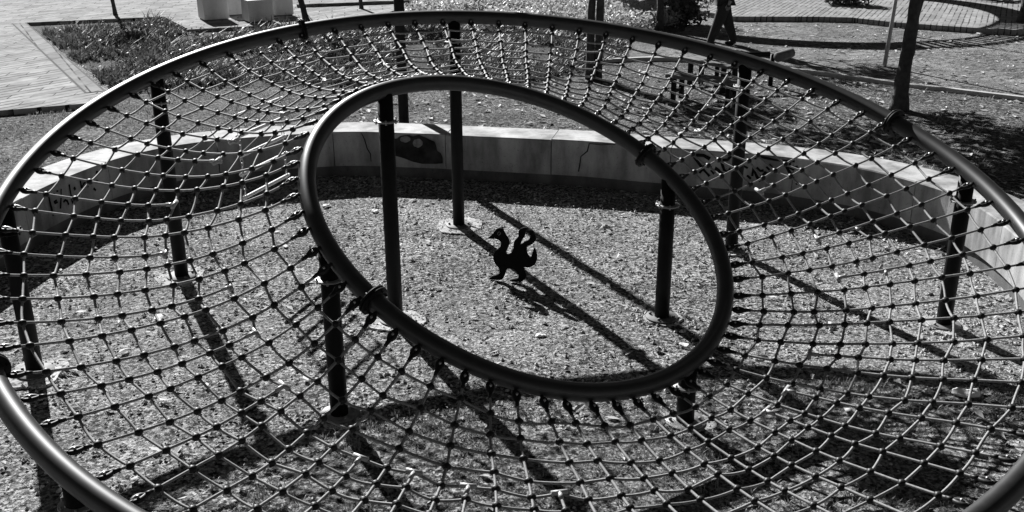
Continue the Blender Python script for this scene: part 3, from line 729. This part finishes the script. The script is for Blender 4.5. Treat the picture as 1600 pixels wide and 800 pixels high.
def plank_bench(name, label, A, B, h, dep, leg_t=.07):
    A = Vector(A); B = Vector(B); c = (A + B) / 2; L = (B - A).length; rz = math.atan2(B.y - A.y, B.x - A.x)
    t = thing(name, label, 'bench', (c.x, c.y, 0), rz)
    for q in (-1, 1):
        bm = bmesh.new(); box(bm, (0, q * dep * .26, h - .025), (L, dep * .48, .05), bev=.006); link('seat_plank', bm, M_PLANK, t, smooth=False)
    for sx in (-1, 1):
        for sy in (-1, 1):
            bm = bmesh.new(); box(bm, (sx * (L / 2 - .14), sy * (dep / 2 - .05), (h - .05) / 2), (leg_t, leg_t, h - .05), bev=.006); link('leg', bm, M_POST, t, smooth=False)
        bm = bmesh.new(); box(bm, (sx * (L / 2 - .14), 0, .16), (.04, dep - .17, .05)); link('cross_bar', bm, M_POST, t, smooth=False)
    return t
A = at(1048, 114, .42); B = at(1158, 127, .42)
plank_bench('plank_bench', 'low dark plank bench seen through the net, left of the log beam', (A.x, A.y, 0), (B.x, B.y, 0), .42, .38)
A = at(1080, 88, .48); B = at(1150, 102, .48)
plank_bench('plank_bench', 'plank bench farther back, parallel to the one seen through the net', (A.x, A.y, 0), (B.x, B.y, 0), .48, .36)
e1 = at(1229, 84, .55); e0 = at(1165, 93, .55)
beam = thing('log_beam', 'round log beam on short struts with its sawn end towards the camera', 'balance beam', ((e0.x + e1.x) / 2, (e0.y + e1.y) / 2, 0))
o_ = Vector(((e0.x + e1.x) / 2, (e0.y + e1.y) / 2, 0))
dirv = Vector((.95, -.55, 0)).normalized(); e1 = Vector((e1.x, e1.y, .55)); e0 = e1 - Vector((1.0, .12, 0)).normalized() * 1.35 
bm = bmesh.new(); tube(bm, [e0 - o_, e1 - o_ - (e1 - e0).normalized() * .3], .045, 12); link('rail', bm, M_POST, beam)
bm = bmesh.new(); tube(bm, [e1 - o_ + Vector((-.22, -.24, -.02)), e1 - o_ + Vector((-.2, -.22, -.02)), e1 - o_ + Vector((.10, .10, .0)), e1 - o_ + Vector((.115, .115, 0))], [.07, .085, .085, .07], 18); link('log', bm, M_PLANK, beam)
for f in (.1, .82):
    p = e0.lerp(e1, f) - o_; bm = bmesh.new(); tube(bm, [(p.x, p.y, 0), (p.x, p.y, p.z)], .04, 10); link('strut', bm, M_POST, beam)

# ------------------------------------------------------------------ person walking (skin-modifier body, separate clothes as children)
def skin_obj(name, verts, edges, rad, m, parent, sub=2, root=0):
    me = bpy.data.meshes.new(name); me.from_pydata(verts, edges, []); o = bpy.data.objects.new(name, me); COL.objects.link(o)
    sk = o.modifiers.new('skin', 'SKIN'); sk.use_smooth_shade = True
    for i, r in enumerate(rad):
        s = me.skin_vertices[0].data[i]; s.radius = r if isinstance(r, tuple) else (r, r); s.use_root = (i == root)
    ss = o.modifiers.new('sub', 'SUBSURF'); ss.levels = sub; ss.render_levels = sub
    me.materials.append(m); o.parent = parent; return o
px_, py_ = 4.52, 21.85
per = thing('person', 'person in dark baggy trousers and jacket walking across the dirt path', 'person', (px_, py_, 0), R(4))
# x forward (picture right is +x; walks to the left), z up
V = [(0, 0, .93), (.0, 0, 1.12), (.0, 0, 1.32), (.0, 0, 1.46), (-.01, 0, 1.53),              # 0-4 pelvis, waist, chest, neck base, neck
     (-.03, 0, 1.63), (-.03, 0, 1.74),                                                       # 5-6 head
     (-.02, -.09, .88), (-.13, -.095, .50), (-.25, -.10, .09), (-.36, -.105, .035),          # front leg
     (.02, .09, .88), (.12, .095, .50), (.27, .10, .10), (.18, .105, .03),                   # rear leg
     (0, -.17, 1.42), (.10, -.24, 1.17), (.06, -.23, .95), (.03, -.22, .87),                 # near arm
     (0, .17, 1.42), (.12, .27, 1.18), (.18, .26, .96), (.17, .25, .88)]                     # far arm
Ed = [(0, 1), (1, 2), (2, 3), (3, 4), (4, 5), (5, 6), (0, 7), (7, 8), (8, 9), (9, 10), (0, 11), (11, 12), (12, 13), (13, 14), (3, 15), (15, 16), (16, 17), (17, 18), (3, 19), (19, 20), (20, 21), (21, 22)]
Rd = [(.16, .13), (.15, .12), (.18, .13), (.10, .08), .055, (.085, .095), (.07, .08), .095, .065, .045, .04, .095, .065, .045, .04, .07, .05, .04, .03, .07, .05, .04, .03]
skin_obj('body', V, Ed, Rd, M_SKIN, per)
skin_obj('trousers', [(0, 0, 1.0), (0, 0, .9), (-.02, -.09, .84), (-.13, -.095, .5), (-.27, -.10, .13), (-.28, -.10, .05), (.02, .09, .84), (.13, .095, .5), (.28, .10, .13), (.30, .10, .05)],
         [(0, 1), (1, 2), (2, 3), (3, 4), (4, 5), (1, 6), (6, 7), (7, 8), (8, 9)], [(.19, .15), (.20, .16), .15, .125, .085, .09, .15, .125, .085, .09], M_CLOTH, per, root=1)
skin_obj('jacket', [(0, 0, .86), (0, 0, 1.05), (0, 0, 1.28), (0, 0, 1.43), (0, 0, 1.5), (0, -.18, 1.41), (.10, -.25, 1.17), (.065, -.235, .95), (0, .18, 1.41), (.12, .28, 1.18), (.175, .265, .97)],
         [(0, 1), (1, 2), (2, 3), (3, 4), (3, 5), (5, 6), (6, 7), (3, 8), (8, 9), (9, 10)], [(.22, .185), (.21, .17), (.225, .175), (.15, .11), .075, .095, .075, .06, .095, .075, .06], M_CLOTH, per, root=1)
for sy, x0 in ((-1, -.29), (1, .22)):
    bm = bmesh.new(); ball(bm, (x0, sy * .1, .045), .05, 2, (2.6, .95, .9)); link('shoe', bm, M_BLACKP, per)
    for kf in range(5):      # fingers and thumb
        hx, hy, hz = (.03, -.22, .87) if sy < 0 else (.17, .25, .88)
        bm = bmesh.new()
        if kf < 4: o1 = (hx - .03 + kf * .02, hy, hz - .03); L = (.07, .08, .075, .06)[kf]; tube(bm, [o1, (o1[0] - .004, hy, o1[2] - L * .6), (o1[0] - .015, hy, o1[2] - L)], [.010, .009, .007], 6)
        else: tube(bm, [(hx - .03, hy, hz), (hx - .055, hy, hz - .03), (hx - .06, hy, hz - .06)], [.011, .01, .008], 6)
        link('finger' if kf < 4 else 'thumb', bm, M_SKIN, per)
bm = bmesh.new(); ball(bm, (-.015, 0, 1.72), .115, 2, (1.0, .85, .95)); link('hair', bm, M_HAIR, per)
bm = bmesh.new(); ball(bm, (-.135, 0, 1.655), .02, 1, (1, .7, 1.3)); link('nose', bm, M_SKIN, per)
for sy in (-1, 1):
    bm = bmesh.new(); ball(bm, (-.112, sy * .035, 1.685), .011, 1); link('eye', bm, M_BLACKP, per)
    bm = bmesh.new(); ball(bm, (-.02, sy * .092, 1.665), .03, 1, (.6, .35, 1)); link('ear', bm, M_SKIN, per)
bm = bmesh.new(); ball(bm, (-.115, 0, 1.605), .02, 1, (.4, 1.1, .3)); link('mouth', bm, M_SKIN, per)

# ------------------------------------------------------------------ plants
def blades(bm, x, y, z, rng, n, h, wd, lean=.5):
    for _ in range(n):
        a = rng.uniform(0, 6.283); hh = h * rng.uniform(.55, 1.15); ln = lean * rng.uniform(.2, 1.2)
        d = Vector((math.cos(a), math.sin(a), 0)); s = Vector((-d.y, d.x, 0)) * wd * rng.uniform(.7, 1.3)
        p0 = Vector((x, y, z)) + d * rng.uniform(0, .03); p1 = p0 + Vector((0, 0, hh * .6)) + d * hh * ln * .35; p2 = p0 + Vector((0, 0, hh)) + d * hh * ln
        v = [bm.verts.new(p0 - s * .5), bm.verts.new(p0 + s * .5), bm.verts.new(p1 + s * .5), bm.verts.new(p1 - s * .5), bm.verts.new(p2)]
        bm.faces.new(v[:4]); bm.faces.new((v[3], v[2], v[4]))
def leaves(bm, c, rad, rng, n, sz, flat=.0, shell=.35):
    for _ in range(n):
        while True:
            d = Vector((rng.uniform(-1, 1), rng.uniform(-1, 1), rng.uniform(-1, 1)))
            if .01 < d.length < 1: break
        d = d.normalized() * (d.length ** shell)
        p = Vector(c) + Vector((d.x * rad[0], d.y * rad[1], d.z * rad[2]))
        nrm = Vector((rng.gauss(0, 1), rng.gauss(0, 1), rng.gauss(0, 1) + flat * 3)).normalized()
        u = nrm.orthogonal().normalized(); u.rotate(Matrix.Rotation(rng.uniform(0, 6.28), 3, nrm)); v = nrm.cross(u); s = sz * rng.uniform(.6, 1.3)
        bm.faces.new([bm.verts.new(p + u * s), bm.verts.new(p + v * s * .45), bm.verts.new(p - u * s), bm.verts.new(p - v * s * .45)])
rng = random.Random(21)
bm = bmesh.new()
dark_poly = [(-6.75, 17.1), (-11.0, 24.0), (-9.4, 25.7), (-8.9, 26.0), (-7.5, 23.7), (-5.2, 24.6), (-3.3, 24.8), (-2.4, 24.4), (-1.2, 23.9), (1.4, 23.6), (2.9, 24.0), (2.5, 22.3), (2.3, 20.2), (1.7, 19.6), (1.1, 18.5), (.3, 17.7), (-2, 17.5), (-4.3, 17.7)]
for _ in range(8500):
    x, y = rnd_in(dark_poly, rng); q = mnoise.noise(Vector((x * .8, y * .8, 2)))
    if q + .35 * mnoise.noise(Vector((x * 3, y * 3, 4))) < -.32: continue
    blades(bm, x, y, .01, rng, 6, (.13 + .10 * q) * (2.2 if rng.random() < .06 else 1), .02, 1.15)
for _ in range(900):
    x, y = rnd_in(dark_poly, rng); leaves(bm, (x, y, rng.uniform(.05, .2)), (.1, .1, .06), rng, 5, .032, flat=.3)
struct(link('bed_plants', bm, M_BLADE, smooth=False), 'dark strap-leaved ground cover filling the planting bed left and behind the big ring', 'ground cover', 'stuff')
bm = bmesh.new()
ivy_poly = [(-2.6, 25.2), (-2.7, 28.4), (-1.5, 29.6), (1, 29.8), (3.5, 28.6), (4.2, 25), (3.9, 24.3), (2.9, 24.0), (1.4, 23.4), (-1.2, 23.9)]
for _ in range(2600):
    x, y = rnd_in(ivy_poly, rng)
    if mnoise.noise(Vector((x * .7, y * .7, 8))) < -.3: continue
    hh = rng.uniform(.05, .38); leaves(bm, (x, y, hh), (.13, .13, .1), rng, 9, .062, flat=.4)
struct(link('leafy_ground_cover', bm, M_IVY, smooth=False), 'bright sunlit leafy ground cover beyond the top of the big ring', 'ground cover', 'stuff')
def bush(x, y, rad, label, n=900, group=None):
    t = thing('bush', label, 'bush', (x, y, 0), 0, group); rr = random.Random(int(x * 10))
    bm = bmesh.new()
    for k in range(14):
        a = rr.uniform(0, 6.28); q = rr.uniform(0, .65); c = (rad[0] * q * math.cos(a), rad[1] * q * math.sin(a), rad[2] * rr.uniform(.35, 1.3))
        leaves(bm, c, (rad[0] * .42, rad[1] * .42, rad[2] * .4), rr, n // 14, .075)
    link('foliage', bm, M_BUSH, t, smooth=False)
    bm = bmesh.new()
    for k in range(5):
        a = k * 1.3; tube(bm, [(0, 0, 0), (.3 * rad[0] * math.cos(a), .3 * rad[1] * math.sin(a), rad[2] * .8)], [.025, .012], 6)
    link('stem', bm, M_BARK, t)
bush(4.25, 25.1, (.75, .6, .55), 'rounded dark bush left of the walking person', 1500)
bush(9.2, 27.9, (.85, .6, .5), 'dark shrub on the edge of the plaza, behind the path', 1300)
bush(-.9, 28.2, (.35, .35, .4), 'small dark shrub growing out of the bright ground cover', 500)
palm = thing('palm_plant', 'small dark palm with arching fronds at the top right of the plaza', 'palm', (13.4, 28.9, .13))
bm = bmesh.new(); rr = random.Random(5)
for k in range(16):
    a = k * 2.4; d = Vector((math.cos(a), math.sin(a), 0)); s = Vector((-d.y, d.x, 0)); prev = None
    for q in range(6):
        f = q / 5; p = d * (.75 * f) + Vector((0, 0, .15 + .75 * f - .75 * f * f)); wd = .07 * math.sin(math.pi * min(.95, f * .8 + .15))
        cur = [bm.verts.new(p - s * wd), bm.verts.new(p + s * wd)]
        if prev: bm.faces.new((prev[0], prev[1], cur[1], cur[0]))
        prev = cur
link('frond', bm, M_BUSH, palm, smooth=False)
bm = bmesh.new(); tube(bm, [(0, 0, 0), (0, 0, .2)], [.08, .06], 8); link('trunk', bm, M_BARK, palm)

def tree(x, y, z, lean, r0, h, off, label, nleaf=1600, cs=(1.4, 1.4, 1.1), limbs=6, fork=None, kink=.06, group='trees round the play area', nofol=False, m=None):
    t = thing('tree', label, 'tree', (x, y, z), 0, group); rr = random.Random(int(abs(x * 31 + y * 17)))
    bm = bmesh.new(); pts = []; rads = []; N = 26
    for k in range(N + 1):
        f = k / N; o = mnoise.noise_vector(Vector((f * 2.6, x, y))) * kink * (0 if k == 0 else 1) * h * .25
        pts.append(Vector((lean[0] * f + o.x, lean[1] * f + o.y, h * f))); rads.append(r0 * (1 - .45 * f) * (1 + (.35 * (1 - f * 8) if f < .12 else 0)) * (1 + .07 * mnoise.noise(Vector((f * 14, x, 1)))))
    tube(bm, pts, rads, 14)
    for v in bm.verts: v.co += mnoise.noise_vector(Vector((v.co.x * 9, v.co.y * 9, v.co.z * 4 + x))) * r0 * .2
    link('trunk', bm, m or M_BARK, t)
    if fork:
        bm = bmesh.new(); tube(bm, [Vector(fork[0]), Vector(fork[0]) + Vector((.01, 0, h * .5)), Vector(fork[0]) + Vector((.05, 0, h))], [fork[1], fork[1] * .9, fork[1] * .7], 10); link('second_trunk', bm, m or M_BARK, t)
    tips = []
    for k in range(limbs):
        f = rr.uniform(.8, .98); p = pts[int(f * N)]; a = k * 6.283 / limbs + rr.uniform(-.4, .4); L = cs[0] * rr.uniform(.6, .95)
        q = p + Vector((math.cos(a) * L + (off or (0, 0))[0], math.sin(a) * L + (off or (0, 0))[1], cs[2] * rr.uniform(.4, 1.1))); mid = p.lerp(q, .5) + Vector((0, 0, .12))
        bm = bmesh.new(); tube(bm, [p, mid, q], [r0 * .38, r0 * .24, r0 * .1], 8); link('limb', bm, m or M_BARK, t); tips.append(q); tips.append(mid)
    tips.append(pts[-1] + Vector((0, 0, cs[2])))
    bm = bmesh.new()
    for q in tips:
        for _ in range(3):
            c = q + Vector((rr.gauss(0, .3) * cs[0], rr.gauss(0, .3) * cs[1], rr.gauss(0, .25) * cs[2]))
            leaves(bm, c, (cs[0] * .3, cs[1] * .3, cs[2] * .24), rr, nleaf // (len(tips) * 3), .075)
    link('crown', bm, M_TREE, t, smooth=False)
    return t
tree(6.02, 15.45, 0, (.08, .1), .118, 2.35, (-1.5, .8), 'thick dark trunk leaning slightly right, growing beside the path kerb', 8500, (1.6, 1.6, .45), 9)
tree(1.45, 18.1, 0, (-.05, .1), .085, 2.6, (.2, .9), 'double-stemmed tree behind the middle of the big ring', 2600, (1.3, 1.3, .8), 6, fork=((.115, .03, 0), .075))
tree(3.5, 24.2, 0, (0, .1), .085, 3.6, None, 'slim dark tree in the bright ground cover, left of the round bush', 1500, (1.1, 1.1, .9), 5)
tree(-4.9, 24.9, 0, (-.75, .2), .075, 3.0, None, 'leaning slim trunk right of the concrete cubes', 1000, (.9, .9, .8), 5)
tree(-4.05, 27.85, 0, (-.2, .1), .05, 3.2, None, 'thin straight sapling behind the leaning slim trunk', 700, (.8, .8, .7), 4)
tree(-10.25, 26.75, 0, (-.35, .2), .05, 3.1, None, 'thin sapling at the back corner of the dark planting bed', 700, (.8, .8, .7), 4)
tree(12.15, 24.3, 0, (.05, .1), .13, 3.2, None, 'dark tree at the top right corner, on the plaza edge', 1500, (1.3, 1.3, 1.0), 6)
tree(9.05, 22.95, 0, (.45, .1), .05, 2.9, None, 'small dark sapling right of the thick trunk, in a dug hollow', 500, (.6, .6, .6), 4)
st = thing('tree_stake', 'pale thin wooden stake standing just left of the thick trunk', 'stake', (7.1, 19.2, 0))
bm = bmesh.new(); tube(bm, [(0, 0, 0), (.04, 0, .9), (.10, 0, 2.3)], [.04, .038, .034], 8); link('pole', bm, M_STAKE, st)
bm = bmesh.new(); tube(bm, [(.075 + .05 * math.cos(a), .05 * math.sin(a), 1.62) for a in [k * .785 for k in range(8)]], .012, 6, closed=True); link('tie', bm, M_CLOTH, st)

# ------------------------------------------------------------------ circular pergola beyond the frame, whose ring of shade lies on the path and plaza
pc = Vector((5.75, 31.0, 3.0))
perg = thing('ring_pergola', 'large circular timber shade ring on posts beyond the plaza', 'pergola', (pc.x, pc.y, .13))
bm = bmesh.new(); N = 96; S = []
for i in range(N):
    a = 2 * math.pi * i / N; row = []
    for r, z in ((4.15, 0), (4.15, .12), (5.0, .12), (5.0, 0)): row.append(bm.verts.new((r * math.cos(a), r * math.sin(a), pc.z - .13 + z)))
    S.append(row)
for i in range(N):
    ad = 360 * i / N
    if 276 < ad < 330: continue                               # slatted stretch
    for k in range(4): bm.faces.new((S[i][k], S[i][(k + 1) % 4], S[(i + 1) % N][(k + 1) % 4], S[(i + 1) % N][k]))
link('ring_canopy', bm, M_PERG, perg, smooth=False)
for k in range(19):
    a = R(277 + k * 2.9); bm = bmesh.new(); box(bm, (4.575 * math.cos(a), 4.575 * math.sin(a), pc.z - .07), (.85, .10, .1), rz=a); link('slat', bm, M_PERG, perg, smooth=False)
for r in (4.18, 4.97):
    bm = bmesh.new(); tube(bm, [(r * math.cos(R(d)), r * math.sin(R(d)), pc.z - .02 - .13 + .02) for d in range(274, 333, 2)], .05, 6); link('edge_beam', bm, M_PERG, perg)
for d in (8, 50, 90, 130, 172):
    bm = bmesh.new(); tube(bm, [(4.575 * math.cos(R(d)), 4.575 * math.sin(R(d)), 0), (4.575 * math.cos(R(d)), 4.575 * math.sin(R(d)), pc.z - .13)], .07, 10); link('post', bm, M_PERG, perg)

# ------------------------------------------------------------------ loose ground stuff
play_poly = [(q.x, q.y) for q in offset_line(WC, -.1)] + [(4.5, 3.4), (-4.5, 3.4)]
near_poly = [(-4.6, 3.6), (4.6, 3.6), (4.6, 8), (-4.6, 8)]
def pebble(bm, x, y, r, rr):
    vs = ball(bm, (x, y, r * .25), r, 1, (1, rr.uniform(.6, 1), rr.uniform(.4, .7)), rot=Matrix.Rotation(rr.uniform(0, 6.28), 4, 'Z'))
    for v in vs: v.co += Vector((rr.uniform(-1, 1), rr.uniform(-1, 1), rr.uniform(-.6, .6))) * r * .22
def pebble_fast(bm, x, y, r, rr):
    n = 5; a0 = rr.uniform(0, 6.28); top = bm.verts.new((x, y, r * rr.uniform(.5, .9))); ring = []
    for k in range(n):
        a = a0 + 6.283 * k / n; q = r * rr.uniform(.7, 1.2); ring.append(bm.verts.new((x + q * math.cos(a), y + q * math.sin(a), -.002)))
    for k in range(n): bm.faces.new((ring[k], ring[(k + 1) % n], top))
rng = random.Random(31); bm = bmesh.new()
for _ in range(16000):
    x, y = rnd_in(play_poly, rng)
    q = mnoise.noise(Vector((x * 1.3, y * 1.3, 9)))
    if q < -.15 and rng.random() < .6: continue
    pebble_fast(bm, x, y, .006 + .016 * rng.random() ** 3, rng)
for fx, fy in FOOT:
    for _ in range(70):
        a = rng.uniform(0, 6.283); q = rng.gauss(.2, .06); pebble_fast(bm, fx + q * math.cos(a), fy + q * math.sin(a), rng.uniform(.008, .022), rng)
struct(link('gravel', bm, M_STONE, smooth=False), 'small stones scattered over the play sand', 'gravel', 'stuff')
bm = bmesh.new()
def dryleaf(x, y, z, s, rr):
    a = rr.uniform(0, 6.28); u = Vector((math.cos(a), math.sin(a), rr.uniform(-.25, .25))) * s; v = Vector((-math.sin(a), math.cos(a), rr.uniform(-.25, .35))) * s * .45
    p = Vector((x, y, z + s * .25)); up_ = Vector((0, 0, s * rr.uniform(0, .35)))
    bm.faces.new([bm.verts.new(p + u), bm.verts.new(p + v + up_), bm.verts.new(p - u)]); bm.faces.new([bm.verts.new(p - u), bm.verts.new(p - v + up_), bm.verts.new(p + u)])
tp = [(q.x, q.y) for q in offset_line(WC, .6)][40:] + [(7, 6), (11, 9), (11, 13.5), (8.2, 16), (6.5, 17.3), (5.3, 18.5), (2, 19), (-2, 18)]
for _ in range(2300): x, y = rnd_in(tp, rng); dryleaf(x, y, .004, rng.uniform(.025, .085), rng)
for _ in range(800):
    x, y = rnd_in([(5, 19), (8.3, 16.4), (14, 13), (14, 22), (9, 24.5), (5, 25)], rng); dryleaf(x, y, .006, rng.uniform(.03, .08), rng)
for _ in range(850): x, y = rnd_in(play_poly, rng); dryleaf(x, y, 0, .014 + .045 * rng.random() ** 2, rng)
for _ in range(420):
    q, t_, n_ = wall_at(rng.uniform(.5, LEN[-1] - .5)); p = q - n_ * abs(rng.gauss(0, .22)); dryleaf(p.x, p.y, 0, rng.uniform(.02, .05), rng)
struct(link('leaf_litter', bm, M_DRY, smooth=False), 'dry leaves and scraps strewn over sand, turf and path', 'leaf litter', 'stuff')
bm = bmesh.new(); n = 0
grass_poly = [(-1.6, 3.4), (4.8, 3.4), (4.6, 6.4), (2.6, 6.6), (.5, 6.1), (-1.1, 6.2), (-1.6, 5)]
for _ in range(9000):
    x, y = rnd_in(grass_poly, rng); q = mnoise.noise(Vector((x * 1.6, y * 1.6, 4))) + .25 * mnoise.noise(Vector((x * 6, y * 6, 4)))
    if q < -.02: continue
    blades(bm, x, y, -.005, rng, 3, .045, .005, .9)
tl = [(q.x, q.y) for q in offset_line(WC, .6)][:60] + [(-2, 18), (-4.3, 18), (-6.6, 17), (-6.8, 16.2), (-9, 15.2), (-8, 8)]
for _ in range(6000):
    x, y = rnd_in(tl, rng); q = mnoise.noise(Vector((x * 1.1, y * 1.1, 6)))
    if q < -.2: continue
    blades(bm, x, y, .004, rng, 3, .06, .008, .9)
for _ in range(4200):
    x, y = rnd_in(tp, rng)
    if mnoise.noise(Vector((x * 1.1, y * 1.1, 6))) < -.1: continue
    blades(bm, x, y, .004, rng, 3, .06, .008, .9)
struct(link('short_grass', bm, M_GRASS, smooth=False), 'thin worn grass in tufts on the turf and the near sand', 'grass', 'stuff')
# larger loose pieces, each its own thing
def scrap(px, py, s, label, flat=.25):
    p = at(px, py); rr = random.Random(px); bm = bmesh.new(); vs = ball(bm, (0, 0, s * flat * .8), s, 2, (1, .65, flat))
    for v in vs: v.co += mnoise.noise_vector(v.co * (1.6 / s) + Vector((px, 0, 0))) * s * .33
    for v in vs: v.co.z = max(v.co.z, .001)
    o = link('paper_scrap', bm, M_PAPER, None, smooth=False, loc=(p.x, p.y, 0)); o.rotation_euler = (0, 0, rr.uniform(0, 6))
    tag(o, label, 'litter', 'pale scraps lying on the sand')
scrap(248, 498, .062, 'crumpled white paper on the sand near the left shadow of the big ring post')
scrap(1069, 540, .05, 'small pale brick-like scrap beside the inside of the small ring, lower right')
scrap(845, 525, .045, 'white scrap on the sand just below the cut-out figure')
scrap(510, 322, .05, 'pale scrap on sand beside the left curve of the small ring')
scrap(586, 330, .055, 'flat pale scrap left of the front far post of the small ring')
scrap(1512, 618, .10, 'wide flat pale rag under the right side of the net')
def stone(px, py, s, label):
    p = at(px, py); bm = bmesh.new(); pebble(bm, 0, 0, s, random.Random(px)); o = link('stone', bm, M_FOOT, None, smooth=False, loc=(p.x, p.y, 0)); tag(o, label, 'stone', 'larger stones on the sand')
stone(116, 638, .05, 'dark lump of stone under the left edge of the net')
stone(1029, 548, .035, 'dark round stone inside the lower right of the small ring')
stone(948, 355, .04, 'stone on the lit sand left of the far right post of the small ring')
stone(851, 351, .03, 'small stone on the lit sand behind the cut-out figure')
